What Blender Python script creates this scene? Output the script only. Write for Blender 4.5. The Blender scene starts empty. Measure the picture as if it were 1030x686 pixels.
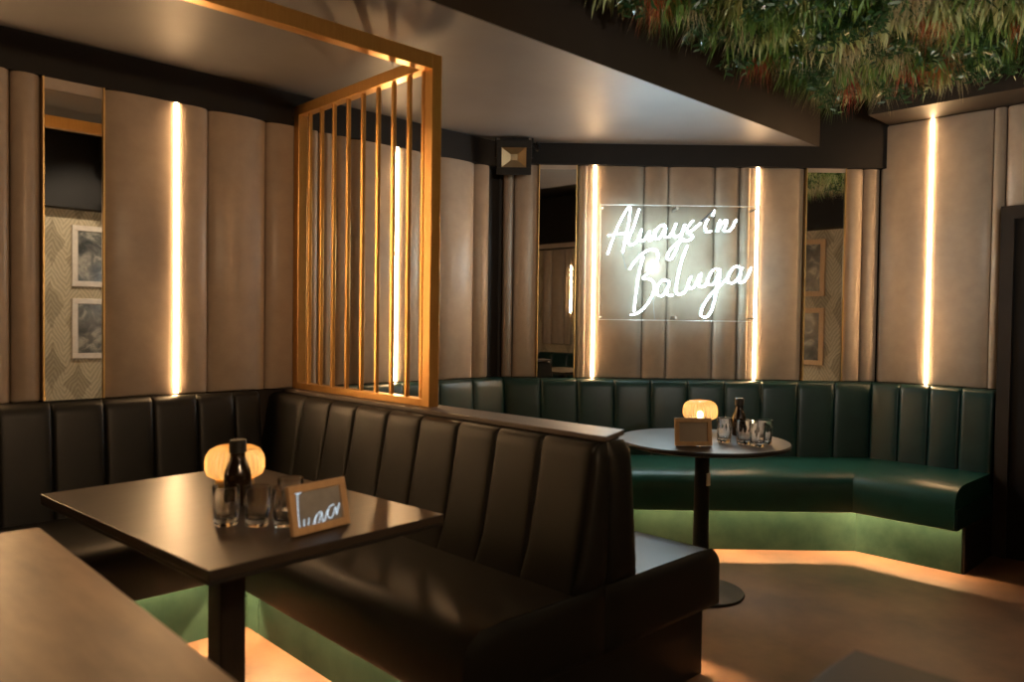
import bpy, bmesh, math, random
from mathutils import Vector
random.seed(7)
SC = bpy.context.scene
COL = SC.collection
R = math.radians
YAW = R(46.0)
FH = Vector((math.cos(YAW), math.sin(YAW), 0))      # heading of the view; the corner wall faces it
RT = Vector((math.sin(YAW), -math.cos(YAW), 0))

# ------------------------------------------------------------------ materials
def node_mat(name):
    m = bpy.data.materials.new(name); m.use_nodes = True
    nt = m.node_tree; b = nt.nodes['Principled BSDF']
    return m, nt, b

def ramp(nt, fac, stops):
    r = nt.nodes.new('ShaderNodeValToRGB')
    while len(r.color_ramp.elements) < len(stops): r.color_ramp.elements.new(0.5)
    for e, (p, c) in zip(r.color_ramp.elements, stops):
        e.position = p; e.color = (c[0], c[1], c[2], 1)
    nt.links.new(fac, r.inputs[0])
    return r.outputs[0]

def noise(nt, scale, detail=4, rough=.55, stretch=None, dist=0):
    tc = nt.nodes.new('ShaderNodeTexCoord'); n = nt.nodes.new('ShaderNodeTexNoise')
    mp = nt.nodes.new('ShaderNodeMapping')
    if stretch: mp.inputs['Scale'].default_value = stretch
    nt.links.new(tc.outputs['Object'], mp.inputs[0]); nt.links.new(mp.outputs[0], n.inputs['Vector'])
    n.inputs['Scale'].default_value = scale; n.inputs['Detail'].default_value = detail
    n.inputs['Roughness'].default_value = rough; n.inputs['Distortion'].default_value = dist
    return n

def bump(nt, b, out, strength, dist=.002):
    bp = nt.nodes.new('ShaderNodeBump'); bp.inputs['Strength'].default_value = strength
    bp.inputs['Distance'].default_value = dist
    nt.links.new(out, bp.inputs['Height']); nt.links.new(bp.outputs[0], b.inputs['Normal'])

def mottled(name, c1, c2, scale=6, rough=.5, metal=0, stretch=None, bmp=0, bscale=None, spec=.5, detail=4):
    m, nt, b = node_mat(name)
    n = noise(nt, scale, detail, .6, stretch)
    nt.links.new(ramp(nt, n.outputs[0], [(.3, c1), (.7, c2)]), b.inputs['Base Color'])
    b.inputs['Roughness'].default_value = rough; b.inputs['Metallic'].default_value = metal
    b.inputs['Specular IOR Level'].default_value = spec
    if bmp:
        n2 = noise(nt, bscale or scale * 8, 3)
        bump(nt, b, n2.outputs[0], bmp)
    return m

def emit(name, col, s):
    m = bpy.data.materials.new(name); m.use_nodes = True
    nt = m.node_tree; nt.nodes.clear()
    e = nt.nodes.new('ShaderNodeEmission'); o = nt.nodes.new('ShaderNodeOutputMaterial')
    e.inputs[0].default_value = (*col, 1); e.inputs[1].default_value = s
    nt.links.new(e.outputs[0], o.inputs[0])
    return m

M = {}
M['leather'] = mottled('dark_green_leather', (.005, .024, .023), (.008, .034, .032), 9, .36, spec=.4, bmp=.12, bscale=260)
M['leather_seat_lit'] = mottled('lit_green_seat_leather', (.004, .045, .035), (.006, .060, .047), 9, .38, bmp=.12, bscale=260, spec=.4)  # same leather as the backs, with light on the seats painted into it
M['leather_dark'] = mottled('black_leather', (.0065, .0065, .0055), (.0095, .009, .0075), 9, .45, spec=.34, bmp=.12, bscale=260)
M['taupe'] = mottled('taupe_leather', (.37, .295, .23), (.43, .345, .27), 12, .42, bmp=.10, bscale=240)
M['green_panel'] = mottled('green_plinth', (.012, .035, .024), (.033, .064, .044), 5, .6, detail=6, spec=.15)
M['black_paint'] = mottled('black_wall_paint', (.007, .0055, .005), (.010, .008, .007), 4, .6, spec=.25)
M['brown_paint'] = mottled('dark_brown_wall_paint', (.020, .0145, .011), (.026, .019, .0145), 4, .6, spec=.3)
M['ceiling'] = mottled('grey_satin_ceiling_paint', (.085, .078, .076), (.10, .094, .092), 3, .52, spec=.35)
M['floor'] = mottled('brown_stained_floor', (.042, .019, .0095), (.150, .072, .036), 2.6, .5, detail=8, bmp=.05, bscale=40)
M['brass'] = mottled('brushed_brass', (.58, .31, .095), (.66, .37, .12), 30, .33, .88, stretch=(6, 6, .5))
M['trim_brass'] = mottled('polished_brass', (.75, .50, .20), (.8, .56, .25), 30, .3, .9)
M['table_wood'] = mottled('dark_laminate', (.028, .020, .015), (.042, .030, .022), 5, .38, stretch=(1, 6, 1), detail=6, spec=.36)
M['black_top'] = mottled('black_round_top', (.014, .013, .013), (.020, .018, .018), 5, .40, spec=.36)
M['black_table'] = mottled('black_laminate', (.012, .012, .010), (.018, .017, .014), 5, .5, spec=.2)
M['brown_wood'] = mottled('brown_oak_laminate', (.13, .064, .029), (.33, .18, .088), 2.4, .45, stretch=(4, 1, 1), detail=7)
M['edge_black'] = mottled('black_edge_band', (.008, .007, .006), (.012, .010, .009), 10, .5)
M['black_metal'] = mottled('black_powder_coat', (.007, .007, .007), (.010, .0095, .0095), 40, .5, spec=.2, bmp=.05, bscale=300)
M['cap_wood'] = mottled('weathered_wood_cap', (.05, .036, .029), (.085, .063, .052), 8, .5, stretch=(6, 1, 1), detail=6)
M['frame_wood'] = mottled('light_oak', (.46, .28, .145), (.56, .36, .19), 10, .5, stretch=(6, 6, 1))
M['silver_frame'] = mottled('pale_silver_frame', (.50, .44, .38), (.60, .53, .46), 20, .4, .2)
M['grey_card'] = mottled('grey_card', (.34, .28, .235), (.38, .32, .265), 8, .6)
M['white_label'] = mottled('white_paper_label', (.6, .58, .54), (.7, .67, .62), 20, .6)
M['slate'] = mottled('slate_with_reflection', (.20, .195, .19), (.36, .345, .33), 9, .3, detail=5)  # grey raised in the colour for what the face reflects
M['reflection_glow'] = emit('painted_reflection', (.72, .88, 1.0), 1.25)  # neon reflected in the frame, painted as emitting strokes
M['led'] = emit('warm_white_led', (1.0, .60, .28), 125)
M['led_seat'] = emit('amber_led', (1.0, .64, .30), 440)
M['neon'] = emit('cool_white_neon', (.66, .90, 1.0), 85)
M['neon_back'] = emit('neon_white_backing', (.66, .92, 1.0), 15)
M['bulb'] = emit('amber_bulb', (1.0, .62, .26), 42)
M['dark_glass'] = mottled('brown_bottle_glass', (.012, .006, .003), (.018, .009, .004), 5, .12)
M['tube_off'] = mottled('dark_tube_paint', (.03, .035, .05), (.05, .055, .07), 5, .4)
M['cable'] = mottled('clear_grey_cable', (.35, .35, .34), (.42, .42, .4), 5, .4)
M['chrome'] = mottled('brushed_steel', (.35, .35, .35), (.45, .45, .45), 50, .3, .9)
M['acrylic_edge'] = mottled('frosted_acrylic_edge', (.8, .82, .82), (.85, .87, .87), 5, .4)

def mirror_mat():
    m, nt, b = node_mat('mirror_silver')
    b.inputs['Base Color'].default_value = (.80, .78, .74, 1); b.inputs['Metallic'].default_value = 1
    b.inputs['Roughness'].default_value = .015
    return m
M['mirror'] = mirror_mat()
M['reflector'] = mottled('tarnished_reflector', (.26, .21, .13), (.36, .29, .18), 8, .38, .9)

def glass_mat(name, col=(1, 1, 1), rough=.02):
    m, nt, b = node_mat(name)
    b.inputs['Base Color'].default_value = (*col, 1); b.inputs['Transmission Weight'].default_value = 1
    b.inputs['Roughness'].default_value = rough; b.inputs['IOR'].default_value = 1.45
    return m
M['glass'] = glass_mat('clear_glass')

def acrylic_mat():
    m = bpy.data.materials.new('clear_acrylic'); m.use_nodes = True
    nt = m.node_tree; nt.nodes.clear()
    t = nt.nodes.new('ShaderNodeBsdfTransparent'); g = nt.nodes.new('ShaderNodeBsdfGlossy')
    d = nt.nodes.new('ShaderNodeBsdfDiffuse'); d.inputs[0].default_value = (.8, .85, .84, 1)
    g.inputs['Roughness'].default_value = .03
    mx = nt.nodes.new('ShaderNodeMixShader'); mx.inputs[0].default_value = .05
    mx2 = nt.nodes.new('ShaderNodeMixShader'); mx2.inputs[0].default_value = .003
    o = nt.nodes.new('ShaderNodeOutputMaterial')
    t.inputs[0].default_value = (.97, .985, .98, 1)
    nt.links.new(t.outputs[0], mx.inputs[1]); nt.links.new(g.outputs[0], mx.inputs[2])
    nt.links.new(mx.outputs[0], mx2.inputs[1]); nt.links.new(d.outputs[0], mx2.inputs[2])
    nt.links.new(mx2.outputs[0], o.inputs[0])
    return m
M['acrylic'] = acrylic_mat()

def amber_shade():
    m = bpy.data.materials.new('amber_ribbed_glass'); m.use_nodes = True
    nt = m.node_tree; nt.nodes.clear()
    t = nt.nodes.new('ShaderNodeBsdfTransparent'); t.inputs[0].default_value = (.92, .70, .40, 1)
    l = nt.nodes.new('ShaderNodeBsdfTranslucent'); l.inputs[0].default_value = (.95, .80, .55, 1)
    g = nt.nodes.new('ShaderNodeBsdfGlossy'); g.inputs['Roughness'].default_value = .15
    a = nt.nodes.new('ShaderNodeMixShader'); lw = nt.nodes.new('ShaderNodeLayerWeight'); lw.inputs[0].default_value = .45
    nt.links.new(ramp(nt, lw.outputs['Facing'], [(.15, (.45,)*3), (.8, (.92,)*3)]), a.inputs[0])
    nt.links.new(ramp(nt, lw.outputs['Facing'], [(.1, (.95, .82, .58)), (.55, (.80, .52, .24)), (.95, (.45, .22, .07))]), l.inputs[0])
    nt.links.new(ramp(nt, lw.outputs['Facing'], [(.1, (.98, .86, .62)), (.6, (.80, .52, .22))]), t.inputs[0])
    c = nt.nodes.new('ShaderNodeMixShader'); c.inputs[0].default_value = .10
    o = nt.nodes.new('ShaderNodeOutputMaterial')
    nt.links.new(t.outputs[0], a.inputs[1]); nt.links.new(l.outputs[0], a.inputs[2])
    nt.links.new(a.outputs[0], c.inputs[1]); nt.links.new(g.outputs[0], c.inputs[2])
    nt.links.new(c.outputs[0], o.inputs[0])
    return m
M['amber'] = amber_shade()

def wallpaper():
    m, nt, b = node_mat('botanical_wallpaper')
    tc = nt.nodes.new('ShaderNodeTexCoord'); sx = nt.nodes.new('ShaderNodeSeparateXYZ')
    nt.links.new(tc.outputs['Object'], sx.inputs[0])
    def mth(op, a, b=None):
        n = nt.nodes.new('ShaderNodeMath'); n.operation = op
        for i, q in enumerate((a, b)):
            if q is None: continue
            if isinstance(q, (int, float)): n.inputs[i].default_value = q
            else: nt.links.new(q, n.inputs[i])
        return n.outputs[0]
    nz = noise(nt, 5, 4)
    wob = mth('MULTIPLY', mth('SUBTRACT', nz.outputs[0], .5), .11)
    x = mth('ADD', sx.outputs[0], wob)
    u = mth('PINGPONG', x, .12)                                   # 0 at a leaf's rib, .12 at its edge
    col = mth('FLOOR', mth('DIVIDE', x, .24))
    z = mth('ADD', sx.outputs[2], mth('MULTIPLY', col, .17))
    v = mth('MODULO', mth('ADD', z, 40), .62)
    rib = mth('SINE', mth('MULTIPLY', mth('SUBTRACT', z, mth('MULTIPLY', u, 1.7)), 105))
    edge = mth('GREATER_THAN', mth('MULTIPLY', mth('SINE', mth('MULTIPLY', v, 5.067)), .125), u)
    f = mth('ADD', mth('MULTIPLY', rib, .12), mth('ADD', .36, mth('MULTIPLY', edge, .20)))
    f = mth('ADD', f, mth('MULTIPLY', wob, 1.5))
    nt.links.new(ramp(nt, f, [(.15, (.17, .14, .09)), (.5, (.36, .30, .20)), (.85, (.60, .52, .37))]), b.inputs['Base Color'])
    b.inputs['Roughness'].default_value = .7
    return m
M['wallpaper'] = wallpaper()

def art_mat():
    m, nt, b = node_mat('dark_leaf_print')
    n = noise(nt, 6, 6, .6, (1, 1, 1), .9)
    gp = nt.nodes.new('ShaderNodeNewGeometry'); nt.links.new(gp.outputs['Position'], n.inputs['Vector'])
    nt.links.new(ramp(nt, n.outputs[0], [(.38, (.03, .035, .035)), (.52, (.10, .105, .10)), (.62, (.30, .29, .25)), (.7, (.08, .085, .08))]), b.inputs['Base Color'])
    b.inputs['Roughness'].default_value = .2
    return m
M['art'] = art_mat()

def leaf(name, c1, c2):
    m, nt, b = node_mat(name)
    n = noise(nt, 14, 3)
    nt.links.new(ramp(nt, n.outputs[0], [(.3, c1), (.7, c2)]), b.inputs['Base Color'])
    b.inputs['Roughness'].default_value = .38
    return m
M['leaf_dark'] = leaf('dark_green_leaf', (.015, .045, .016), (.045, .12, .035))
M['leaf_mid'] = leaf('mid_green_leaf', (.08, .17, .04), (.20, .32, .08))
M['leaf_pale'] = leaf('pale_green_leaf', (.34, .40, .16), (.55, .58, .30))
M['grass_tan'] = leaf('tan_grass', (.40, .34, .18), (.62, .54, .32))
M['grass_red'] = leaf('red_grass', (.36, .035, .025), (.60, .09, .055))
M['grass_rust'] = leaf('rust_grass', (.38, .07, .02), (.55, .14, .05))

# ------------------------------------------------------------------ mesh helpers
class MB:
    def __init__(s): s.v = []; s.f = []
    def add(s, vs, fs):
        o = len(s.v); s.v += [tuple(v) for v in vs]; s.f += [tuple(i + o for i in f) for f in fs]; return s
    def box(s, x0, x1, y0, y1, z0, z1):
        return s.add([(x0,y0,z0),(x1,y0,z0),(x1,y1,z0),(x0,y1,z0),(x0,y0,z1),(x1,y0,z1),(x1,y1,z1),(x0,y1,z1)],
                     [(0,3,2,1),(4,5,6,7),(0,1,5,4),(1,2,6,5),(2,3,7,6),(3,0,4,7)])
    def obox(s, c, ax, ay, az, hx, hy, hz):          # oriented box: centre, unit axes, half sizes
        c = Vector(c); vs = []
        for k in (-1, 1):
            for i, j in ((-1,-1),(1,-1),(1,1),(-1,1)):
                vs.append(c + Vector(ax)*hx*i + Vector(ay)*hy*j + Vector(az)*hz*k)
        return s.add(vs, [(0,3,2,1),(4,5,6,7),(0,1,5,4),(1,2,6,5),(2,3,7,6),(3,0,4,7)])
    def prism(s, poly, z0, z1):
        n = len(poly)
        vs = [(p[0], p[1], z0) for p in poly] + [(p[0], p[1], z1) for p in poly]
        return s.add(vs, [tuple(range(n-1, -1, -1)), tuple(range(n, 2*n))] + [(i, (i+1) % n, n+(i+1) % n, n+i) for i in range(n)])
    def lathe(s, prof, c=(0,0,0), n=32, flutes=0, amp=0, fl=None):
        m = len(prof); vs = []; fs = []
        for i in range(n):
            a = 2*math.pi*i/n
            for k, (r, z) in enumerate(prof):
                rr = r
                if flutes and (fl is None or fl(k)): rr = r*(1 + amp*(2*abs(math.cos(flutes*a/2)) - 1))
                vs.append((c[0]+rr*math.cos(a), c[1]+rr*math.sin(a), c[2]+z))
        for i in range(n):
            j = (i+1) % n
            for k in range(m-1): fs.append((i*m+k, j*m+k, j*m+k+1, i*m+k+1))
        return s.add(vs, fs)
    def tube(s, pts, r, n=8):
        pts = [Vector(p) for p in pts]; vs = []; fs = []
        up = None
        for i, p in enumerate(pts):
            t = (pts[min(i+1, len(pts)-1)] - pts[max(i-1, 0)]).normalized()
            if up is None:
                up = t.orthogonal().normalized()
            up = (up - t*up.dot(t)).normalized(); sd = t.cross(up)
            for k in range(n):
                a = 2*math.pi*k/n
                vs.append(p + up*r*math.cos(a) + sd*r*math.sin(a))
        for i in range(len(pts)-1):
            for k in range(n):
                fs.append((i*n+k, i*n+(k+1) % n, (i+1)*n+(k+1) % n, (i+1)*n+k))
        fs.append(tuple(range(n-1, -1, -1))); fs.append(tuple(range((len(pts)-1)*n, len(pts)*n)))
        return s.add(vs, fs)
    def build(s, name, mat, parent=None, bevel=0, smooth=False, seg=2, auto=None):
        me = bpy.data.meshes.new(name); me.from_pydata([tuple(v) for v in s.v], [], s.f)
        bm = bmesh.new(); bm.from_mesh(me)
        bmesh.ops.recalc_face_normals(bm, faces=bm.faces[:]); bm.to_mesh(me); bm.free()
        mats = mat if isinstance(mat, list) else [mat]
        for m in mats: me.materials.append(m)
        if smooth or auto:
            for p in me.polygons: p.use_smooth = True
            if auto: me.set_sharp_from_angle(angle=R(auto))
        o = bpy.data.objects.new(name, me); COL.objects.link(o)
        if parent is not None:
            o.parent = parent; o.location = (0, 0, 0)
            o.matrix_parent_inverse.identity()
        if bevel:
            b = o.modifiers.new('bevel', 'BEVEL'); b.width = bevel; b.segments = seg; b.limit_method = 'ANGLE'
            b.harden_normals = False
        return o

def empty(name, loc, label, cat, group=None, rz=0):
    o = bpy.data.objects.new(name, None); COL.objects.link(o)
    o.location = loc; o.rotation_euler = (0, 0, rz); o.empty_display_size = .1
    return tag(o, label, cat, group)

def tag(o, label, cat, group=None):
    o['label'] = label; o['category'] = cat
    if group: o['group'] = group
    return o

def world_part(mb, name, mat, parent, **k):
    """mesh given in room coordinates, hung under an Empty whose rotation is zero"""
    l = Vector(parent.location)
    mb.v = [tuple(Vector(v) - l) for v in mb.v]
    return mb.build(name, mat, parent, **k)

def sub(mb, name, mat, parent, root, **k):
    l = Vector(root.location)
    mb.v = [tuple(Vector(v) - l) for v in mb.v]
    return mb.build(name, mat, parent, **k)

def struct(mb, name, mat, **k):
    o = mb.build(name, mat, **k); o['kind'] = 'structure'; return o

def smooth_path(pts, n=6):
    pts = [Vector(p) for p in pts]; out = []
    if len(pts) < 3: return pts
    for i in range(len(pts)-1):
        p0 = pts[max(i-1, 0)]; p1 = pts[i]; p2 = pts[i+1]; p3 = pts[min(i+2, len(pts)-1)]
        for k in range(n):
            t = k/n
            out.append(.5*((2*p1) + (p2-p0)*t + (2*p0-5*p1+4*p2-p3)*t*t + (3*p1-p0-3*p2+p3)*t**3))
    out.append(pts[-1])
    return out

# ------------------------------------------------------------------ room constants
YL = 3.72       # left wall
DC = 5.08       # corner wall, distance along the heading
XR = 5.24       # right wall
YF = -1.30      # opposite wall with the wallpaper
XB = -2.6       # wall behind the camera
HT = 3.1        # top of the room

def corner_LC(d): # left wall / corner wall offsets
    y = YL - d; return Vector(((DC - d - y*FH.y)/FH.x, y, 0))
def corner_CR(d, k=1.14):
    x = XR - d*k; return Vector((x, (DC - d - x*FH.x)/FH.y, 0))

c1, c2 = corner_LC(0), corner_CR(0, 1)

# ------------------------------------------------------------------ shell
struct(MB().box(XB, XR+.3, YF-.1, YL+.12, -.1, 0), 'floor', M['floor'])
struct(MB().box(XB-.1, XR+.3, YF-.1, YL+.12, HT, HT+.1), 'ceiling', M['black_paint'])
struct(MB().box(XB-.1, c1.x+.05, YL, YL+.12, 0, HT), 'wall_left', M['brown_paint'])
e1 = c1 - RT*.05; e2 = c2 + RT*.05
struct(MB().prism([e1, e2, e2+FH*.1, e1+FH*.1], 0, HT), 'wall_back', M['brown_paint'])
struct(MB().box(XR, XR+.1, YF-.1, c2.y+.05, 0, HT), 'wall_right', M['brown_paint'])
struct(MB().box(XB-.1, XR+.1, YF-.1, YF, 0, HT), 'wall_front', M['wallpaper'])
struct(MB().box(XB-.1, XB, YF-.1, YL+.1, 0, HT), 'wall_rear', M['brown_paint'])
# lowered ceiling over the booths, with its step facing the room
fx = (5.0 - 2.245*FH.y)/FH.x
struct(MB().prism([(XB, 2.245), (fx, 2.245), ((5.0-YL*FH.y)/FH.x, YL), (XB, YL)], 2.46, HT-.01), 'ceiling_lowered', M['ceiling'])
struct(MB().prism([(XB, 2.236), (fx, 2.236), (fx, 2.245), (XB, 2.245)], 2.46, HT-.01), 'trim_1', M['brown_paint'])
# black bulkheads above the upholstered walls
struct(MB().box(XB, 3.47, 3.657, YL, 2.298, 2.462), 'trim_2', M['black_paint'])
q1 = FH*5.0 - RT*.16; q2 = FH*5.0 + RT*2.47
struct(MB().prism([q1, q2, q2+FH*.076, q1+FH*.076], 2.327, HT-.012), 'trim_3', M['black_paint'])
struct(MB().box(4.86, XR, YF, 1.93, 2.60, HT-.012), 'trim_4', M['brown_paint'])
struct(MB().box(XB, 4.86, YF, YF+.18, 2.37, HT-.012), 'trim_5', M['black_paint'])

struct(MB().box(XB, .30, YF+.181, YF+.20, 2.37, 2.43), 'trim_6', M['taupe'])

# ------------------------------------------------------------------ upholstered wall panels
def channel(o, ax, nrm, a0, a1, z0, z1, depth=.056, flat0=False, flat1=False):
    """one padded channel: o origin, ax direction along the wall, nrm into the room; flat ends butt against a light strip"""
    mb = MB(); n = 24; w = a1 - a0 - .003; prof = []
    for i in range(n+1):
        t = .5 - .5*math.cos(math.pi*i/n)
        e = 2.1 if w < .2 else 2.5
        k = abs(2*t-1); edge = max(0, 1-k**e)**.5
        if (flat0 and t < .5) or (flat1 and t > .5):
            edge = .78 + .22*max(0, 1-k**2)
            if w < .13: edge = .8
        prof.append((a0 + .0015 + w*t, .010 + (depth-.010)*edge))
    zs = [z0, z0+.012, z1-.012, z1]; vs = []
    for zi, z in enumerate(zs):
        sc = .8 if zi in (0, 3) else 1
        for a, d in prof: vs.append(Vector(o) + Vector(ax)*a + Vector(nrm)*(d*sc) + Vector((0, 0, z)))
    m = n+1; fs = []
    for zi in range(3):
        for i in range(n): fs.append((zi*m+i, zi*m+i+1, (zi+1)*m+i+1, (zi+1)*m+i))
    b = len(vs)
    for z in (z0, z1):
        for a in (prof[0][0], prof[-1][0]): vs.append(Vector(o)+Vector(ax)*a+Vector((0, 0, z)))
    fs.append(tuple(range(m)) + (b+1, b)); fs.append(tuple(range(3*m, 4*m)) + (b+3, b+2))
    fs.append((0, m, 2*m, 3*m, b+2, b)); fs.append((m-1, 2*m-1, 3*m-1, 4*m-1, b+3, b+1)); fs.append((b, b+1, b+3, b+2))
    mb.add(vs, fs); return mb

LEDS = {'L': (-1.3, .615, 1.377, 2.615), 'C': (.5225, 1.5735), 'R': (-1.671,), 'F': (.06,)}
WALLS = {'L': (Vector((0, YL-.004, 0)), Vector((1, 0, 0)), Vector((0, -1, 0))),
         'C': (FH*(DC-.004), RT, -FH),
         'R': (Vector((XR-.004, 0, 0)), Vector((0, -1, 0)), Vector((-1, 0, 0))),
         'F': (Vector((0, YF+.004, 0)), Vector((-1, 0, 0)), Vector((0, 1, 0)))}

def panel_section(w, seams, label, z0=.955, z1=2.328):
    o, ax, nr = WALLS[w]
    base = o + ax*((seams[0]+seams[-1])/2) + Vector((0, 0, z0))
    t = empty('upholstered_wall_panel', base, label, 'wall panel')
    for a0, a1 in zip(seams, seams[1:]):
        world_part(channel(o, ax, nr, a0, a1, z0, z1, flat0=any(abs(a0-q) < .013 for q in LEDS[w]), flat1=any(abs(a1-q) < .013 for q in LEDS[w])), 'padded_channel', M['taupe'], t, auto=50)
    return t

def led(w, a, label, z0=.957, z1=2.33):
    o, ax, nr = WALLS[w]; up = Vector((0, 0, 1)); zc = (z0+z1)/2; h = (z1-z0)/2
    t = empty('led_strip_light', o + ax*a + Vector((0, 0, z0)), label, 'light')
    world_part(MB().obox(o+ax*a+nr*.0195+up*zc, ax, nr, up, .0075, .0195, h), 'mounting_channel', M['chrome'], t)
    world_part(MB().obox(o+ax*a+nr*.0455+up*zc, ax, nr, up, .0062, .0052, h-.004), 'diffuser', M['led'], t)

def mirror(w, a0, a1, label, z0=.955, z1=2.25, head=True):
    o, ax, nr = WALLS[w]; up = Vector((0, 0, 1)); zc = (z0+z1)/2; h = (z1-z0)/2; ac = (a0+a1)/2
    t = empty('wall_mirror', o + ax*ac + up*z0, label, 'mirror')
    world_part(MB().obox(o+ax*ac+nr*.025+up*zc, ax, nr, up, (a1-a0)/2-.0065, .02, h), 'mirror_glass', M['mirror'], t)
    for a in (a0+.003, a1-.003):
        world_part(MB().obox(o+ax*a+nr*.028+up*((z0+2.328)/2), ax, nr, up, .003, .0275, (2.328-z0)/2), 'brass_edge_trim', M['trim_brass'], t)
    world_part(MB().obox(o+ax*ac+nr*.025+up*((z1+2.328)/2), ax, nr, up, (a1-a0)/2-.0065, .022, (2.328-z1)/2-.001), 'header_panel', M['taupe'], t)

panel_section('L', [-2.4, -2.1, -1.75, -1.5, -1.309], 'taupe padded wall section far to the left of the left booth')
panel_section('L', [-1.291, -.9, -.62, -.3, -.05, .25, .606], 'wide taupe padded wall section left of the leftmost light strip')
led('L', -1.3, 'vertical warm light strip added as unseen fill at the far left')  # unseen strip, added for fill light
led('L', .615, 'vertical warm light strip left of the tall mirror on the left wall')
panel_section('L', [.624, .724, .832], 'two taupe padded channels left of the tall mirror on the left wall')
mirror('L', .834, 1.070, 'tall narrow mirror on the left wall above the near booth')
panel_section('L', [1.072, 1.368], 'single wide taupe padded channel between left mirror and light strip')
led('L', 1.377, 'vertical warm light strip above the near left booth')
panel_section('L', [1.386, 1.534, 1.828, 2.048, 2.118, 2.213, 2.31, 2.606], 'taupe padded wall section behind the brass slatted screen')
led('L', 2.615, 'vertical warm light strip seen through the brass slatted screen')
panel_section('L', [2.624, 2.80, 2.93, 3.221, 3.345], 'taupe padded wall section right of the brass screen post')
panel_section('C', [-.07, .0, .158], 'two narrow taupe padded channels under the floodlight')
mirror('C', .160, .408, 'tall narrow mirror right of the floodlight', z1=2.30)
panel_section('C', [.410, .5135], 'narrow taupe padded channel between mirror and light strip left of neon')
led('C', .5225, 'vertical warm light strip just left of the neon sign')
panel_section('C', [.5315, .845, 1.003, 1.303, 1.464, 1.5645], 'taupe padded wall section behind the white neon sign')
led('C', 1.5735, 'vertical warm light strip crossing the right edge of neon sign')
panel_section('C', [1.5825, 1.884], 'wide taupe padded channel right of the neon sign')
mirror('C', 1.886, 2.143, 'tall narrow mirror between neon sign and right corner', z1=2.30)
panel_section('C', [2.145, 2.265, 2.372], 'two narrow taupe padded channels in the right corner')
panel_section('R', [-1.985, -1.680], 'taupe padded channel between right corner and rightmost light strip', z1=2.598)
led('R', -1.671, 'vertical warm light strip on the right wall, rightmost one', z1=2.599)
panel_section('R', [-1.662, -1.342, -1.279], 'taupe padded wall section between rightmost light strip and black doorway', z1=2.598)
panel_section('R', [-1.277, -1.10, -.80, -.5, -.2], 'taupe padded wall section above the black doorway', z0=2.02, z1=2.598)
# opposite end of the room, seen in the middle mirror
panel_section('F', [.07, .2, .45, .62], 'taupe padded section on the wall opposite the neon sign', z0=1.0, z1=2.36)
led('F', .06, 'short vertical light strip on the wall opposite the neon sign', z0=1.45, z1=2.12)

# ------------------------------------------------------------------ benches
def seg_mesh(P0, P1, m0, m1, prof, nch=0, groove=.016, seams=None, gz=(.44, 2)):
    """sweep a closed (depth, height) profile from P0 to P1; m0/m1 mitre vectors per unit depth"""
    P0, P1, m0, m1 = Vector(P0), Vector(P1), Vector(m0), Vector(m1)
    if seams is None and nch: seams = [i/nch for i in range(nch+1)]
    ts = []
    if seams:
        for a, b in zip(seams, seams[1:]):
            for u in (0, .012, .035, .08, .16, .3, .5, .7, .84, .92, .965, .988):
                k = abs(2*u-1); ts.append((a+(b-a)*u, groove*(.25*k**4 + .75*k**22)))
        ts.append((1, groove))
    else: ts = [(0, 0), (1, 0)]
    mb = MB(); n = len(prof); vs = []
    dmin = min(p[0] for p in prof)
    for t, g in ts:
        for d, z in prof:
            dd = d
            zz = z
            if g and d > dmin + .025 and z > gz[0]:
                dd = d - g
            vs.append((P0 + m0*dd)*(1-t) + (P1 + m1*dd)*t + Vector((0, 0, zz)))
    fs = []
    for i in range(len(ts)-1):
        for k in range(n): fs.append((i*n+k, i*n+(k+1) % n, (i+1)*n+(k+1) % n, (i+1)*n+k))
    fs.append(tuple(range(n))); fs.append(tuple(range((len(ts)-1)*n, len(ts)*n)))
    return mb.add(vs, fs)

def back_prof(t=.118, b=.16, z0=.42, top=.95):
    return [(.006, z0), (.006, top), (t-.05, top+.003), (t-.022, top-.004), (t-.006, top-.022), (t, top-.055),
            (t+(b-t)*.35, z0+(top-z0)*.62), (t+(b-t)*.7, z0+(top-z0)*.3), (b, z0+.03), (b, z0)]
def seat_prof(f=.70, back=.10, top=.475, lip=.25, under=.36, lipw=.04):
    return [(back, under), (back, top), (f-.16, top+.003), (f-.09, top-.002), (f-.045, top-.014), (f-.018, top-.035), (f-.004, top-.065), (f, top-.10),
            (f, lip+.02), (f-.006, lip+.004), (f-.014, lip), (f-lipw+.006, lip), (f-lipw, lip+.008), (f-lipw, under)]
def box_prof(d0, d1, z0, z1): return [(d0, z0), (d0, z1), (d1, z1), (d1, z0)]

def bench_seg(t, P0, P1, m0, m1, seat, back, base, strip, mats, nch=0, seams=None, lab=None):
    if seat: world_part(seg_mesh(P0, P1, m0, m1, seat), 'seat_cushion', M['leather_seat_lit'] if mats is M['leather'] else mats, t, auto=40)
    if back: world_part(seg_mesh(P0, P1, m0, m1, back, nch, seams=seams), 'backrest', mats, t, auto=40)
    if base: world_part(seg_mesh(P0, P1, m0, m1, box_prof(.02, base, 0.0, .36)), 'plinth', M['green_panel'], t)
    if strip:
        ch_ = world_part(seg_mesh(P0, P1, m0, m1, [(strip-.011, .336), (strip-.011, .3595), (strip+.011, .3595), (strip+.011, .336), (strip+.009, .336), (strip+.009, .342), (strip-.009, .342), (strip-.009, .336)]), 'light_channel', M['chrome'], t)
        sub(seg_mesh(P0, P1, m0, m1, box_prof(strip-.0088, strip+.0088, .3365, .3415)), 'underseat_light', M['led_seat'], ch_, t)

X1 = Vector((1, 0, 0)); Y1 = Vector((0, 1, 0))
LD = M['leather']; LB = M['leather_dark']
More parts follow.
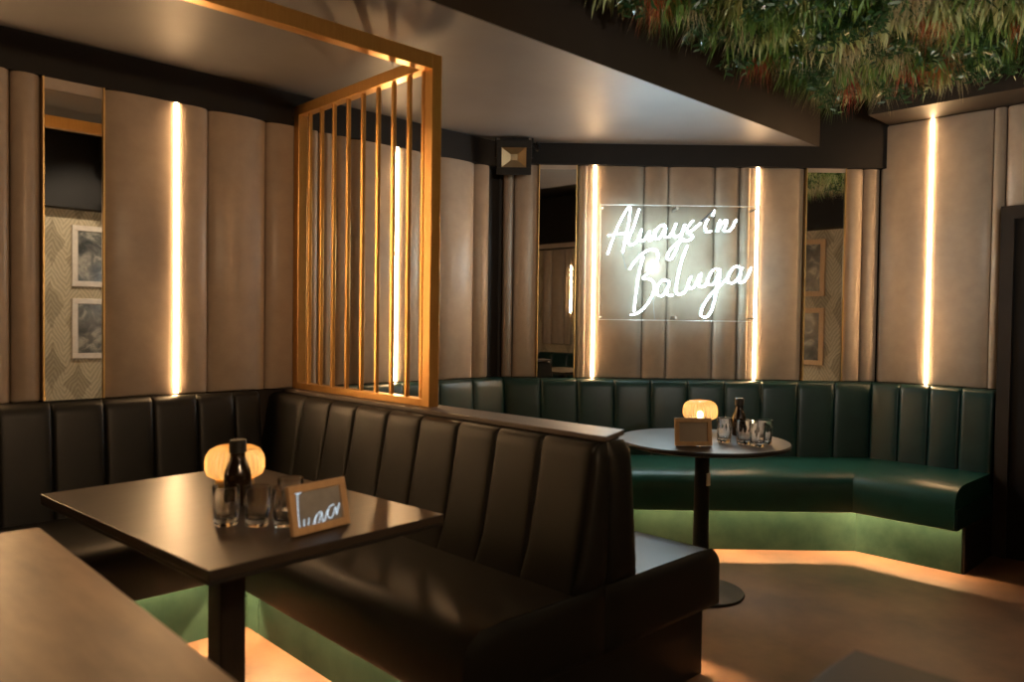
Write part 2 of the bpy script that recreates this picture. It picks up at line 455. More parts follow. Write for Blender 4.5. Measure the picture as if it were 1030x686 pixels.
# bench along the left wall, near booth
t = empty('booth_bench', (.6, 3.3, 0), 'black leather bench along the left wall behind the near square table', 'bench')
bench_seg(t, (-1.0, YL, 0), (1.765, YL, 0), -Y1, -Y1, seat_prof(.70), back_prof(), None, .622, LB,
          seams=[(x+1.0)/2.765 for x in (-1.0, -.76, -.52, -.28, -.04, .20, .43, .66, .774+.08, .994+.06, 1.216+.04, 1.433+.02, 1.63, 1.765)])
world_part(MB().prism([(-1.0, YL-.60), (1.47, YL-.60), (1.47, 3.018), (1.765, 3.018), (1.765, YL-.02), (-1.0, YL-.02)], 0, .36), 'plinth', M['green_panel'], t)
# double bench that divides the two booths
t = empty('divider_bench', (1.95, 2.4, 0), 'black leather double-sided bench dividing the two booths, brass screen on top', 'bench')
PA, PB = (1.95, 1.554, 0), (1.95, YL-.008, 0)
nb = [(0, .468), (0, .935), (.06, .935), (.082, .930), (.096, .915), (.102, .885), (.125, .75), (.158, .58), (.18, .485), (.18, .468)]
fb = [(0, .468), (0, .935), (.06, .935), (.075, .93), (.086, .915), (.092, .885), (.105, .75), (.125, .58), (.14, .485), (.14, .468)]
L = YL-1.55
sm = [0]+[(y-1.55)/L for y in (1.777, 1.999, 2.212, 2.444, 2.668, 2.913, 3.126, 3.363)]+[1]
world_part(seg_mesh(PA, PB, -X1, -X1, nb, seams=sm, gz=(.5, 2)), 'backrest', LB, t, auto=40)
world_part(seg_mesh(PA, PB, X1, X1, fb, seams=sm, gz=(.5, 2)), 'backrest', LB, t, auto=40)
PS, PE = (1.95, 1.55, 0), (1.95, 3.015, 0)
world_part(seg_mesh(PS, PE, -X1, -X1, seat_prof(.62, 0, lipw=.05)), 'seat_cushion', LB, t, auto=40)
world_part(seg_mesh(PS, PE, X1, X1, seat_prof(.66, 0)), 'seat_cushion', LB, t, auto=40)
world_part(MB().box(1.47, 1.95, 1.585, 3.012, 0, .36), 'plinth', M['green_panel'], t)
world_part(MB().box(1.95, 2.53, 1.585, 3.012, 0, .36), 'plinth', M['green_panel'], t)
world_part(MB().box(1.47, 2.53, 1.571, 1.584, 0, .358), 'end_panel', M['edge_black'], t)
for x in (1.447, 2.553):
    ch_ = world_part(MB().box(x-.011, x+.011, 1.572, 3.01, .342, .3595).box(x-.011, x-.009, 1.572, 3.01, .336, .342).box(x+.009, x+.011, 1.572, 3.01, .336, .342), 'light_channel', M['chrome'], t)
    sub(MB().box(x-.0088, x+.0088, 1.573, 3.01, .3365, .3415), 'underseat_light', M['led_seat'], ch_, t)
world_part(MB().box(1.345, 1.52, 1.553, 1.570, .256, .36), 'end_cap', LB, t)
world_part(MB().box(2.49, 2.603, 1.553, 1.570, .256, .36), 'end_cap', LB, t)
def bolster(rows, depth, y0):
    mb = MB(); n = 14; vs = []; fs = []; m = len(rows)
    for j, (z, xa, xb) in enumerate(rows):
        v = j/(m-1); ez = max(0, 1-abs(2*v-1)**5)**.5
        for i in range(n+1):
            u = i/n; eu = max(0, 1-abs(2*u-1)**3.2)**.5
            vs.append((xa+(xb-xa)*u, y0 - depth*ez*eu, z))
    for j in range(m-1):
        for i in range(n): fs.append((j*(n+1)+i, j*(n+1)+i+1, (j+1)*(n+1)+i+1, (j+1)*(n+1)+i))
    return mb.add(vs, fs)
def rows_between(fa, fb, z0, z1, m=16): return [(z0+(z1-z0)*j/m, fa(z0+(z1-z0)*j/m), fb(z0+(z1-z0)*j/m)) for j in range(m+1)]
def edge_x(prof, sgn):
    pts = sorted((z, d) for d, z in prof if d > .05)
    def f(z):
        for (za, da), (zb, db) in zip(pts, pts[1:]):
            if za <= z <= zb: return 1.95 + sgn*(da+(db-da)*(z-za)/max(1e-6, zb-za)) - sgn*.004
        return 1.95 + sgn*(pts[0][1] if z < pts[0][0] else pts[-1][1])
    return f
xc = lambda z: 1.925
world_part(bolster(rows_between(edge_x(nb, -1), xc, .472, .934), .026, 1.553), 'end_bolster', LB, t, smooth=True)
world_part(bolster(rows_between(xc, edge_x(fb, 1), .472, .934), .026, 1.553), 'end_bolster', LB, t, smooth=True)
sx0 = lambda z: 1.332 + (max(0, z-.40)/.075)**2*.06
sx1 = lambda z: 2.608 - (max(0, z-.40)/.075)**2*.06
world_part(bolster(rows_between(sx0, xc, .252, .474), .018, 1.5485), 'seat_end', LB, t, smooth=True)
world_part(bolster(rows_between(xc, sx1, .252, .474), .018, 1.5485), 'seat_end', LB, t, smooth=True)
world_part(MB().prism([(1.895, 1.535), (2.075, 1.60), (2.045, 3.66), (1.915, 3.66)], .937, .955), 'wood_cap', M['cap_wood'], t, bevel=.003)
# corner bench of the far booth
t = empty('corner_bench', (3.7, 2.9, 0), 'dark green leather bench wrapping the corner under the neon sign', 'bench')
m1v = corner_LC(1) - corner_LC(0); m2v = corner_CR(1) - corner_CR(0)
cA, cB = corner_LC(0), corner_CR(0); pe = Vector((XR, 1.275, 0)); rv = Vector((-1.14, 0, 0))
far_back = back_prof(.128, .165)
ps = Vector((2.10, YL, 0))
world_part(MB().box(2.10, 2.53, 3.018, 3.13, 0, .36), 'plinth', M['green_panel'], t)
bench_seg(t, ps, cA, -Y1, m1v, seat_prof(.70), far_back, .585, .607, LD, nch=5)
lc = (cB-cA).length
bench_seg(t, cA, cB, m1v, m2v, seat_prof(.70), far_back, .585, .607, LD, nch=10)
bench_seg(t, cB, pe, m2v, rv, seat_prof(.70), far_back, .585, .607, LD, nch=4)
world_part(MB().box(XR-.785, XR-.03, 1.266, 1.274, 0.252, .36), 'end_cap', LD, t)
world_part(MB().box(XR-.66, XR-.03, 1.262, 1.274, 0, .25), 'end_panel', M['edge_black'], t)
# sofa at the opposite end (visible only in the middle mirror)
t = empty('wall_sofa', (-.3, -1.0, 0), 'green leather sofa at the opposite wall, seen only in the mirror', 'bench')
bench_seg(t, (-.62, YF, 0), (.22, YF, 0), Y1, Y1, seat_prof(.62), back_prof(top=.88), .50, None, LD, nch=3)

# ------------------------------------------------------------------ brass slatted screen
t = empty('slatted_screen', (1.985, 3.0, .957), 'brass slatted screen standing on the divider bench', 'screen')
z0, z1 = .956, 2.395; h = .025; x = 1.985
BR = M['brass']
for y in (3.63, 2.54):
    world_part(MB().box(x-h, x+h, y-h, y+h, z0, z1), 'post', BR, t, bevel=.002)
world_part(MB().box(x-h, x+h, 2.565, 3.605, z1-.05, z1), 'top_rail', BR, t, bevel=.002)
world_part(MB().box(x-h, x+h, 2.565, 3.605, z0, z0+.03), 'bottom_rail', BR, t, bevel=.002)
for y in (3.535, 3.421, 3.306, 3.180, 3.055, 2.933, 2.816, 2.702, 2.600):
    world_part(MB().box(x-.0085, x+.0085, y-.0085, y+.0085, z0+.029, z1-.049), 'slat', BR, t, bevel=.0015)
world_part(MB().box(-2.2, x-h, 2.515, 2.565, z1-.062, z1), 'overhead_beam', BR, t, bevel=.002)

# ------------------------------------------------------------------ floodlight
fc = FH*4.86 + RT*(-.003) + Vector((0, 0, 2.335))
t = empty('floodlight', fc, 'square black floodlight under the bulkhead near the corner', 'floodlight')
up = Vector((0, 0, 1)); tl = R(8)
fa = (-FH*math.cos(tl) - up*math.sin(tl)); fu = (up*math.cos(tl) - FH*math.sin(tl))
mb = MB(); hw, hh = .108, .105
mb.obox(fc - fa*.02, RT, fu, fa, hw, hh, .022)
world_part(mb, 'housing', M['black_metal'], t, bevel=.012, seg=3)
mb = MB()
for (cx, cz, a, b) in ((0, .083, .108, .022), (0, -.083, .108, .022), (-.092, 0, .016, .062), (.092, 0, .016, .062)):
    mb.obox(fc + RT*cx + fu*cz + fa*.014, RT, fu, fa, a, b, .012)
world_part(mb, 'bezel', M['black_metal'], t, bevel=.003)
mb = MB(); q = [(-.076, -.06), (.076, -.06), (.076, .06), (-.076, .06)]; qi = [(-.022, -.016), (.022, -.016), (.022, .02), (-.022, .02)]
vs = [fc + RT*a + fu*b + fa*.020 for a, b in q] + [fc + RT*a + fu*b + fa*.004 for a, b in qi]
mb.add(vs, [(0,1,5,4), (1,2,6,5), (2,3,7,6), (3,0,4,7), (4,5,6,7)])
world_part(mb, 'reflector', M['reflector'], t)
mb = MB()
mb.obox(fc + fu*.115 - fa*.02, RT, fu, fa, .09, .006, .012)
for s_ in (-1, 1): mb.obox(fc + RT*.114*s_ + fu*.06 - fa*.02, RT, fu, fa, .005, .06, .012)
mb.tube([fc + fu*.12 - fa*.02, fc + FH*.15 + up*.10], .012)
world_part(mb, 'bracket', M['black_metal'], t)
mb = MB().tube(smooth_path([fc + RT*.10 + fu*.08 - fa*.03, fc + RT*.15 + up*.05 - fa*.05, fc + RT*.14 + up*.10 - fa*.09, fc + RT*.17 + up*.085 - fa*.15]), .006)
world_part(mb, 'power_cable', M['black_metal'], t, smooth=True)

# ------------------------------------------------------------------ neon sign
def cp(s_, z, d=4.96):
    d -= .04; k = .992
    return FH*d + RT*(s_*k) + Vector((0, 0, 1.31+(z-1.31)*k))
t = empty('neon_sign', cp(1.057, 1.33, 4.965), 'white neon script sign on clear acrylic panel reading Always in Baluga', 'sign')
LET = {
'A':[[(0.601,1.751),(0.637,1.858),(0.67,1.942),(0.724,2.043),(0.74,2.032),(0.729,1.929),(0.71,1.839),(0.698,1.762)],[(0.602,1.868),(0.658,1.878),(0.73,1.884)]],
'l':[[(0.797,2.037),(0.758,1.908),(0.731,1.842),(0.742,1.811),(0.776,1.822),(0.807,1.871)]],
'w':[[(0.816,1.909),(0.802,1.861),(0.818,1.833),(0.845,1.861),(0.865,1.896),(0.859,1.851),(0.88,1.848),(0.903,1.91)]],
'a':[[(0.969,1.932),(0.941,1.938),(0.91,1.907),(0.904,1.859),(0.928,1.855),(0.969,1.922),(0.961,1.87),(0.987,1.863),(1.007,1.891)]],
'y':[[(1.034,1.95),(1.014,1.895),(1.029,1.867),(1.066,1.885),(1.09,1.944),(1.054,1.829),(1.017,1.739),(0.99,1.721),(0.979,1.742),(1.013,1.801),(1.074,1.843)]],
's':[[(1.19,1.956),(1.142,1.913),(1.107,1.89)],[(1.141,1.969),(1.107,1.923),(1.118,1.892),(1.14,1.869),(1.112,1.843),(1.077,1.85)]],
'i':[[(1.234,1.978),(1.219,1.942),(1.227,1.901),(1.257,1.905)],[(1.275,2.036),(1.265,2.001)]],
'n':[[(1.311,1.974),(1.294,1.902),(1.318,1.947),(1.349,1.975),(1.355,1.958),(1.34,1.913),(1.364,1.906),(1.388,1.924),(1.415,1.979)]],
'B':[[(0.829,1.737),(0.798,1.604),(0.775,1.387)],[(0.743,1.657),(0.8,1.736),(0.866,1.781),(0.915,1.773),(0.921,1.721),(0.885,1.655),(0.828,1.6),(0.869,1.596),(0.9,1.567),(0.894,1.501),(0.847,1.421),(0.798,1.377),(0.753,1.366)]],
'a2':[[(0.994,1.585),(0.953,1.587),(0.922,1.547),(0.923,1.499),(0.955,1.491),(0.987,1.546),(0.996,1.581),(0.983,1.502),(1.021,1.494)]],
'l2':[[(1.107,1.811),(1.067,1.69),(1.041,1.54),(1.054,1.5),(1.096,1.516),(1.116,1.558)]],
'u':[[(1.135,1.616),(1.116,1.562),(1.135,1.537),(1.168,1.567),(1.198,1.635),(1.184,1.563),(1.218,1.552),(1.238,1.58)]],
'g':[[(1.32,1.66),(1.278,1.66),(1.246,1.609),(1.247,1.569),(1.28,1.572),(1.32,1.652),(1.303,1.544),(1.272,1.41),(1.24,1.36),(1.206,1.367),(1.214,1.426),(1.269,1.51),(1.33,1.569),(1.363,1.603)]],
'a3':[[(1.45,1.674),(1.415,1.682),(1.383,1.644),(1.369,1.59),(1.401,1.576),(1.441,1.62),(1.459,1.677),(1.44,1.591),(1.469,1.585),(1.498,1.625),(1.515,1.675)]]}
for k, strokes in LET.items():
    mb = MB()
    for st in strokes: mb.tube(smooth_path([cp(a, b, 4.945) for a, b in st], 5), .0046, 8)
    lo = world_part(mb, 'neon_letter', [M['neon'], M['neon_back']], t, smooth=True)
    for p in lo.data.polygons:
        if p.normal.dot(FH) > -.3: p.material_index = 1      # the tubes shine forward, their backing is dimmer
world_part(MB().tube(smooth_path([cp(1.186,1.957,4.945), cp(1.231,2.001,4.945), cp(1.268,2.036,4.945)]), .0055), 'unlit_tube', M['tube_off'], t, smooth=True)
pc = [(.546,2.07), (1.559,2.074), (1.568,1.33), (.558,1.327)]
ax = RT; uz = Vector((0, 0, 1)); sc_, zc_ = 1.062, 1.70; hw, hh = .509, .369
world_part(MB().obox(cp(sc_, zc_, 4.965), RT, FH, uz, hw-.006, .004, hh-.006), 'acrylic_panel', M['acrylic'], t)
mb = MB()
for s_ in (-1, 1):
    mb.obox(cp(sc_+s_*(hw-.003), zc_, 4.965), RT, FH, uz, .003, .0045, hh)
    mb.obox(cp(sc_, zc_+s_*(hh-.003), 4.965), RT, FH, uz, hw-.006, .0045, .003)
world_part(mb, 'panel_edge', M['acrylic_edge'], t)
for a, b in ((1.04,2.048), (1.044,1.352), (.57,2.048), (.57,1.352), (1.54,2.048), (1.54,1.352)):
    big = .010 if 1.0 < a < 1.1 else .006
    world_part(MB().tube([cp(a, b, 4.948), cp(a, b, 5.075)], big, 12), 'standoff', M['chrome'], t)
for pts in ([(.698,1.762),(.709,1.714),(.724,1.659)], [(.9,1.488),(.906,1.405),(.914,1.335)]):
    world_part(MB().tube(smooth_path([cp(a, b, 4.975) for a, b in pts]), .003, 6), 'power_cable', M['cable'], t)

# ------------------------------------------------------------------ doorway on the right wall
xd = 5.10
o = struct(MB().box(xd, XR-.001, 0.30, 1.195, .0, 1.93), 'door_1', M['black_paint'])
df = MB().box(xd-.02, XR-.002, 1.195, 1.262, 0, 2.005).box(xd-.02, XR-.002, .23, .30, 0, 2.005).box(xd-.02, XR-.002, .30, 1.195, 1.93, 2.005)
f = df.build('door_frame', M['brown_paint'], o)
MB().tube([(xd-.05, 1.11, .98), (xd-.05, 1.11, 1.12)], .009).box(xd-.05, xd+.005, 1.10, 1.12, 1.0, 1.015).box(xd-.05, xd+.005, 1.10, 1.12, 1.085, 1.10).build('door_handle', M['black_metal'], o)

# ------------------------------------------------------------------ tables
def square_table(x0, x1, y0, y1, label, top, px, py, z=.75, rz=0):
    t = empty('square_table', ((x0+x1)/2, (y0+y1)/2, 0), label, 'table', rz=rz)
    world_part(MB().box(x0, x1, y0, y1, z-.024, z), 'tabletop', top, t, bevel=.002)
    world_part(MB().box(x0+.001, x1-.001, y0+.001, y1-.001, z-.034, z-.0245), 'underside_board', M['edge_black'], t)
    world_part(MB().box(px-.04, px+.04, py-.04, py+.04, .012, z-.034), 'leg', M['black_metal'], t, bevel=.004)
    world_part(MB().box(px-.21, px+.21, py-.21, py+.21, 0, .012), 'base_plate', M['black_metal'], t, bevel=.004)
    return t
square_table(.663, 1.377, 1.713, 2.797, 'dark rectangular table with lamp, glasses and wooden frame in the near booth', M['table_wood'], 1.0, 2.26, rz=R(4.4))
square_table(-.25, .522, 1.08, 2.335, 'brown wood table with an empty corner in the left foreground', M['brown_wood'], .12, 1.7)
square_table(.62, 1.36, -.25, .54, 'dark blurred table corner at the bottom right edge', M['black_table'], .98, .12)

rc = (3.29, 2.06)
t = empty('round_table', (*rc, 0), 'dark round pedestal table set in front of the corner bench', 'table')
world_part(MB().lathe([(0, .726), (.39, .726), (.408, .732), (.410, .742), (.406, .75), (0, .75)], (*rc, 0), 64), 'tabletop', M['black_top'], t, auto=30)
world_part(MB().lathe([(0, .712), (.10, .712), (.11, .7255), (0, .7255)], (*rc, 0), 24), 'top_mount', M['black_metal'], t, auto=30)
world_part(MB().lathe([(0, .012), (.044, .012), (.037, .35), (.035, .715), (0, .715)], (*rc, 0), 24), 'pedestal', M['black_metal'], t, auto=40)
world_part(MB().lathe([(0, 0), (.208, 0), (.212, .006), (.208, .012), (.09, .026), (.05, .030), (0, .030)], (*rc, 0), 48), 'base_plate', M['black_metal'], t, auto=30)
sd = Vector((*rc, 0)) - FH*.036 + RT*.024
tg = MB().obox(Vector((rc[0], rc[1], .56)) - FH*.031 + RT*.024, (RT - FH*-.8).normalized(), (FH + RT*-.8).normalized(), uz, .010, .004, .030)
world_part(tg, 'paper_label', M['white_label'], t)

# ------------------------------------------------------------------ tabletop things
def lamp(x, y, z, label, r=.086, group=None):
    t = empty('table_lamp', (x, y, z), label, 'lamp')
    MB().lathe([(0, 0), (.055, 0), (.058, .004), (.058, .058), (.052, .064), (0, .064)], n=32).build('lamp_base', M['trim_brass'], t, auto=40)
    pr = [(.050, .064), (.070, .066), (r-.006, .074), (r, .090), (r, .116), (r-.004, .134), (r-.014, .150), (r-.032, .160), (.030, .164), (0, .165)]
    MB().lathe(pr, n=300, flutes=30, amp=.045, fl=lambda k: 1 < k < 8).build('lamp_shade', M['amber'], t, smooth=True)
    MB().lathe([(0, .066), (.012, .068), (.017, .082), (.015, .098), (.006, .106), (0, .107)], n=16).build('bulb', M['bulb'], t, smooth=True)
    return t
lamp(1.06, 2.34, .75, 'ribbed amber glass lamp glowing on the near dark table')
lamp(3.54, 2.235, .75, 'ribbed amber glass lamp glowing on the round table')
lamp(-.12, 1.85, .75, 'ribbed amber glass lamp on the brown foreground table')

def tumbler(x, y, z, label, h=.105, r=.036, group=None):
    t = MB().lathe([(0, 0), (r*.82, 0), (r*.86, .003), (r*.88, .012), (r*.90, .03), (r*.94, h*.55), (r*.97, h*.66), (r, h-.004), (r-.001, h), (r-.003, h), (r-.004, h-.004), (r*.94-.004, h*.55), (r*.88-.006, .024), (r*.6, .017), (0, .016)],
                   n=72, flutes=12, amp=.03, fl=lambda k: 2 < k < 6).build('drinking_glass', M['glass'], None, auto=60)
    t.location = (x, y, z); tag(t, label, 'glass', group); return t
tumbler(.902, 2.045, .7503, 'clear tumbler in front of the near lamp, leftmost on near table')
tumbler(.963, 1.985, .7503, 'clear tumbler in the middle of the near table group')
tumbler(1.015, 1.925, .7503, 'clear tumbler half hidden behind the near wooden frame')
tumbler(1.085, 2.03, .7503, 'clear tumbler at the back right of the near table group')
tumbler(3.310, 1.955, .7503, 'clear tumbler beside the frame, leftmost on the round table', .115, .036)
tumbler(3.330, 1.862, .7503, 'clear tumbler second from left on the round table', .112, .037)
tumbler(3.305, 1.780, .7503, 'clear tumbler at the front right of the round table', .112, .038)
tumbler(3.41, 1.80, .7503, 'clear tumbler at the back right of the round table', .112, .037)

def bottle(x, y, label, h=.2, rb=.04, rn=.022):
    t = empty('bottle', (x, y, .75), label, 'bottle')
    MB().lathe([(0, 0), (rb-.004, 0), (rb, .004), (rb, h*.45), (rb*.95, h*.52), (rn+.003, h*.68), (rn, h*.74), (rn, h*.80), (0, h*.80)], n=32).build('glass_body', M['dark_glass'], t, auto=50)
    MB().lathe([(0, h*.80), (rn+.003, h*.80), (rn+.003, h*.985), (rn, h), (0, h)], n=24).build('bottle_cap', M['edge_black'], t, auto=40)
bottle(1.028, 2.25, 'dark brown bottle with black cap in front of the near lamp', .195)
bottle(3.56, 2.02, 'dark brown bottle behind the tumblers on the round table', .19, .034, .019)

def stand_frame(P, e, lean, w, h, label, face, script=None):
    """small wooden frame leaning back on a foot; P bottom centre, e unit vector along the bottom edge"""
    t = empty('table_sign_frame', P, label, 'frame')
    e = Vector(e).normalized(); n = Vector((-e.y, e.x, 0))            # n points away from the reader
    u = (n*math.sin(lean) + Vector((0, 0, 1))*math.cos(lean)); b = e.cross(u)   # b towards the reader
    if b.dot(n) > 0: b = -b
    mw = .020
    mb = MB(); O = Vector((0, 0, .0017))
    mb.obox(O + u*(mw/2), e, u, b, w/2, mw/2, .008); mb.obox(O + u*(h-mw/2), e, u, b, w/2, mw/2, .008)
    for s_ in (-1, 1): mb.obox(O + u*(h/2) + e*s_*(w/2-mw/2), e, u, b, mw/2, h/2-mw, .008)
    mb.build('wooden_moulding', M['frame_wood'], t, bevel=.002)
    df_ = MB().obox(O + u*(h/2) - b*.002, e, u, b, w/2-mw+.001, h/2-mw+.001, .003).build('frame_face', face, t)
    pa = O + u*(h*.72) + n*.012; pb = n*.062 + Vector((0, 0, .003)); fd = (pb-pa)
    MB().obox((pa+pb)/2, e, fd.normalized(), e.cross(fd).normalized(), .022, fd.length/2, .0018).build('easel_foot', M['edge_black'], t)
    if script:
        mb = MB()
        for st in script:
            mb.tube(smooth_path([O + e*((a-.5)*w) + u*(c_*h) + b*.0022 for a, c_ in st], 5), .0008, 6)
        mb.build('painted_reflection', M['reflection_glow'], df_, smooth=True)  # strokes stand in for the reflected neon, nothing is lit here
    return t
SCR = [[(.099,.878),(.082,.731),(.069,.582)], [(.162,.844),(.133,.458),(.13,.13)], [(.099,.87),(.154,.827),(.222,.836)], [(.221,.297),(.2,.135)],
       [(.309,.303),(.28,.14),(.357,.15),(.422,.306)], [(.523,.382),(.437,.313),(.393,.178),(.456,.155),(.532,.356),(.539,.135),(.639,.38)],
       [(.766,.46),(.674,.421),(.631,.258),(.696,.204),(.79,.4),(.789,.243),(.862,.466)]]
stand_frame((1.061, 1.8155, .7505), (.184, .027, 0), R(12), .186, .128, 'wooden table frame with neon reflection drawn as white strokes on the near table', M['slate'], SCR)
stand_frame((3.07, 1.97, .7505), (.134, -.115, 0), R(8), .172, .128, 'wooden table frame with plain grey face on the round table', M['grey_card'])

# ------------------------------------------------------------------ pictures on the wallpaper wall (seen in the mirrors)
def picture(x0, x1, z0, z1, label, fm='silver_frame'):
    t = empty('framed_picture', ((x0+x1)/2, YF, z0), label, 'picture')
    y = YF + .002; w = .055
    mb = MB().box(x0, x1, y, y+.03, z0, z0+w).box(x0, x1, y, y+.03, z1-w, z1).box(x0, x0+w, y, y+.03, z0+w, z1-w).box(x1-w, x1, y, y+.03, z0+w, z1-w)
    world_part(mb, 'picture_frame', M[fm], t, bevel=.004)
    world_part(MB().box(x0+w, x1-w, y, y+.012, z0+w, z1-w), 'print', M['art'], t)
picture(2.215, 2.74, 1.61, 2.22, 'framed leaf print, upper one reflected in the left mirror')
picture(2.215, 2.74, .885, 1.49, 'framed leaf print, lower one reflected in the left mirror')
picture(3.0, 3.53, 1.64, 2.27, 'framed leaf print, upper one reflected in the right mirror', 'frame_wood')
picture(3.0, 3.53, .875, 1.51, 'framed leaf print, lower one reflected in the right mirror', 'frame_wood')

# ------------------------------------------------------------------ hanging greenery
ZB = 2.80
def blade(mb, o, d, L, w, droop, seg=3, cup=0):
    d = Vector(d).normalized(); sd = d.cross(Vector((random.uniform(-1, 1), random.uniform(-1, 1), .3))).normalized()
    pts = []
    p = Vector(o)
    for i in range(seg+1):
        t = i/seg; ww = w*(1-t**1.6)*(.55+.45*min(1, t*3)) if i < seg else 0
        pts.append((p.copy(), ww))
        p = p + d*(L/seg); d = (d + Vector((0, 0, -droop))).normalized()
    vs = []; fs = []
    for p, ww in pts[:-1]: vs += [p - sd*ww, p + sd*ww]
    vs.append(pts[-1][0])
    for i in range(seg-1): fs.append((2*i, 2*i+1, 2*i+3, 2*i+2))
    k = 2*(seg-1); fs.append((k, k+1, k+2))
    mb.add(vs, fs)

def tuft_mesh(name, kind, mat):
    mb = MB()
    if kind == 'grass':
        for _ in range(130):
            a = random.uniform(0, 6.283); s_ = random.uniform(.2, 1.5)
            blade(mb, (random.gauss(0, .015), random.gauss(0, .015), 0), (math.cos(a)*s_, math.sin(a)*s_, -1.0), random.uniform(.11, .22), .0016, .20, 4)
    elif kind == 'fern':
        for _ in range(44):
            a = random.uniform(0, 6.283); s_ = random.uniform(.3, 1.3)
            blade(mb, (random.gauss(0, .02), random.gauss(0, .02), 0), (math.cos(a)*s_, math.sin(a)*s_, -.8), random.uniform(.10, .20), .0125, .34, 4)
    elif kind == 'leafy':
        for _ in range(16):
            a = random.uniform(0, 6.283); s_ = random.uniform(.1, .75); L_ = random.uniform(.12, .20)
            dv = Vector((math.cos(a)*s_, math.sin(a)*s_, -1)).normalized(); o_ = Vector((random.gauss(0, .01), random.gauss(0, .01), 0))
            mb.tube([o_, o_ + dv*L_], .0022, 4)
            for q_ in range(9):
                b_ = random.uniform(0, 6.283)
                blade(mb, o_ + dv*L_*(.2+.8*q_/8), (math.cos(b_), math.sin(b_), random.uniform(-.8, .3)), random.uniform(.025, .05), .009, .1, 2)
    me_o = mb.build(name, mat, None); me = me_o.data
    COL.objects.unlink(me_o); bpy.data.objects.remove(me_o)
    return me

kinds = [('tan_grass_tuft', 'grass', 'grass_tan', 'tan dry-grass tuft hanging in the ceiling greenery', 'tan grass tufts in the ceiling greenery', 'grass tuft'),
         ('green_grass_tuft', 'grass', 'leaf_mid', 'thin green grass tuft hanging in the ceiling greenery', 'green grass tufts in the ceiling greenery', 'grass tuft'),
         ('pale_fern', 'fern', 'leaf_pale', 'pale yellow-green fern tuft hanging in the ceiling greenery', 'pale ferns in the ceiling greenery', 'fern'),
         ('green_fern', 'fern', 'leaf_mid', 'fresh green fern tuft hanging in the ceiling greenery', 'green ferns in the ceiling greenery', 'fern'),
         ('leafy_cluster', 'leafy', 'leaf_dark', 'dark small-leaved cluster hanging in the ceiling greenery', 'dark leafy clusters in the ceiling greenery', 'foliage')]
bank = {k[0]: [tuft_mesh(k[0], k[1], M[k[2]]) for _ in range(3)] for k in kinds}
def place_tuft(k, x, y, z, s_=1):
    o = bpy.data.objects.new(k[0], random.choice(bank[k[0]])); COL.objects.link(o)
    o.location = (x, y, z); o.rotation_euler = (random.gauss(0, .15), random.gauss(0, .15), random.uniform(0, 6.28)); o.scale = (s_,)*3
    tag(o, k[3], k[5], k[4])
GX0, GX1, GY0, GY1 = 2.38, 4.76, -.75, 2.12
board = MB().box(GX0-.05, GX1+.05, GY0-.05, GY1+.08, ZB, HT-.013)
struct(board, 'ceiling_panel', M['black_paint'])
# small leaves covering the board between the tufts
mb = MB()
for _ in range(5200):
    x_, y_ = random.uniform(GX0, GX1), random.uniform(GY0, GY1)
    a = random.uniform(0, 6.283)
    blade(mb, (x_, y_, ZB - random.uniform(.012, .10)), (math.cos(a), math.sin(a), random.uniform(-1.2, -.15)), random.uniform(.04, .09), .009, .15, 2)
o = mb.build('leaf_mat', M['leaf_dark']); tag(o, 'dense mat of small dark leaves covering the ceiling panel', 'foliage'); o['kind'] = 'stuff'
st = .132; y_ = GY0 + .05; row = 0
while y_ < GY1 + .02:
    x_ = GX0 + .06 + (st/2 if row % 2 else 0)
    while x_ < GX1:
        patch = math.sin(x_*3.1 + 1.3*math.sin(y_*2.3)) + math.sin(y_*4.1 - x_*1.7)
        r = random.random() + .12*patch
        k = kinds[0] if r < .22 else kinds[4] if r < .46 else kinds[2] if r < .70 else kinds[3] if r < .94 else kinds[1]
        place_tuft(k, x_ + random.gauss(0, .025), min(y_ + random.gauss(0, .025), GY1), ZB - .014, random.uniform(.9, 1.2))
        x_ += st
    y_ += st; row += 1
reds = [(648, 'red grass tuft at the left end of the ceiling greenery', 2.72, 1.98, 'grass_rust'),
        (762, 'dark red grass tuft along the left edge of the ceiling greenery', 3.75, 2.06, 'grass_red'),
        (859, 'crimson grass tuft lowest in the ceiling greenery by the corner', 4.50, 1.90, 'grass_red'),
        (907, 'bright red grass tuft hanging left of the rightmost light strip', 4.42, 1.55, 'grass_red'),
        (934, 'small rust red grass tuft above the rightmost light strip', 4.40, 1.38, 'grass_rust'),
        (916, 'rust red grass tuft deep in the middle of the ceiling greenery', 3.78, 1.24, 'grass_rust'),
        (1007, 'rust coloured grass tuft at the right edge of the photo', 4.05, .92, 'grass_rust')]
for _, lab, x_, y_, mt in reds:
    me = tuft_mesh('red_grass_tuft', 'grass', M[mt])
    o = bpy.data.objects.new('red_grass_tuft', me); COL.objects.link(o); o.location = (x_, y_, ZB-.014); o.scale = (.62, .62, 1.45) if 'lowest' in lab else (.9, .9, 1.35)
    tag(o, lab, 'grass tuft')

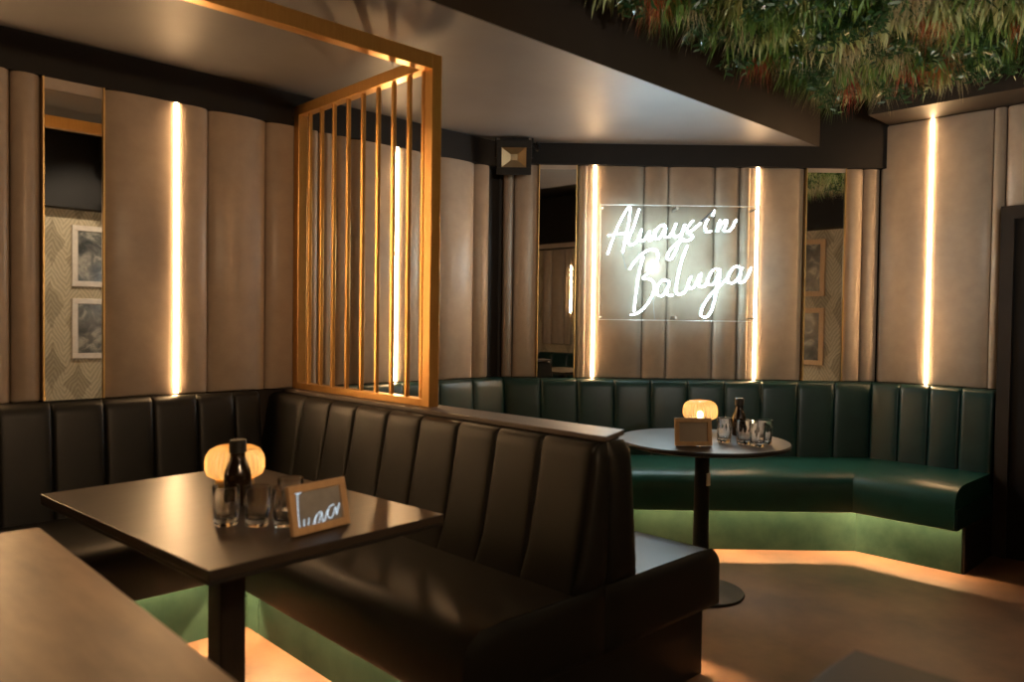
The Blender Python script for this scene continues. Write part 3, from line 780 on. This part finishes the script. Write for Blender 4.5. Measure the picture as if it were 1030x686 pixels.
# ------------------------------------------------------------------ unseen fill spots added to light the room
def spot(name, loc, target, power, col, size=R(70), blend=.6, rad=.04):
    l = bpy.data.lights.new(name, 'SPOT'); l.energy = power; l.color = col; l.spot_size = size; l.spot_blend = blend; l.shadow_soft_size = rad
    o = bpy.data.objects.new(name, l); COL.objects.link(o); o.location = loc
    o.rotation_euler = (Vector(target) - Vector(loc)).to_track_quat('-Z', 'Y').to_euler()
    return o
W = (1.0, .72, .45)
spot('picture_fill', (2.2, .2, 3.0), (2.4, YF, 1.4), 130, (1, .82, .6), R(80))  # added out of view to brighten the wallpaper and left prints
spot('picture_fill', (3.6, .1, 3.0), (3.4, YF, 1.4), 110, (1, .74, .45), R(80))  # warmer one, likewise added for the right prints
spot('floor_fill', (3.1, .6, 2.55), (3.0, .9, 0), 38, W, R(85), .8, .15)  # added overhead fill for the floor, no fixture
spot('booth_fill', (.9, -1.05, 2.2), (1.15, 3.7, 1.55), 150, (1, .66, .38), R(62), .8, .06)  # added wash on the left wall and booth, source unseen
spot('foliage_fill', (1.5, -.9, 2.0), (3.6, 1.2, 2.7), 135, (1, .93, .80), R(75), .7, .05)  # added uplight that brightens the greenery, no fixture

# ------------------------------------------------------------------ world, camera, view
w = bpy.data.worlds.new('World'); SC.world = w; w.use_nodes = True
w.node_tree.nodes['Background'].inputs[0].default_value = (.9, .75, .6, 1)
w.node_tree.nodes['Background'].inputs[1].default_value = .01

cam = bpy.data.cameras.new('Camera'); co = bpy.data.objects.new('Camera', cam); COL.objects.link(co)
SC.camera = co
cam.sensor_width = 36; cam.sensor_fit = 'HORIZONTAL'; cam.lens = 780/1030*36; cam.clip_start = .05
pitch = R(-1.40); roll = .0132
fw = FH*math.cos(pitch) + Vector((0, 0, 1))*math.sin(pitch)
u0 = -FH*math.sin(pitch) + Vector((0, 0, 1))*math.cos(pitch)
rr = RT*math.cos(roll) + u0*math.sin(roll); uu = -RT*math.sin(roll) + u0*math.cos(roll)
from mathutils import Matrix
mx = Matrix((( rr.x, uu.x, -fw.x, 0), (rr.y, uu.y, -fw.y, 0), (rr.z, uu.z, -fw.z, 1.31), (0, 0, 0, 1)))
co.matrix_world = mx
cam.dof.use_dof = True; cam.dof.focus_distance = 4.9; cam.dof.aperture_fstop = 2.2

SC.view_settings.view_transform = 'Standard'; SC.view_settings.look = 'None'
SC.view_settings.gamma = 1; SC.view_settings.use_curve_mapping = False
SC.view_settings.exposure = 0
SC.cycles.use_denoising = True
SC.cycles.max_bounces = 10; SC.cycles.transparent_max_bounces = 12
SC.cycles.sample_clamp_indirect = 6
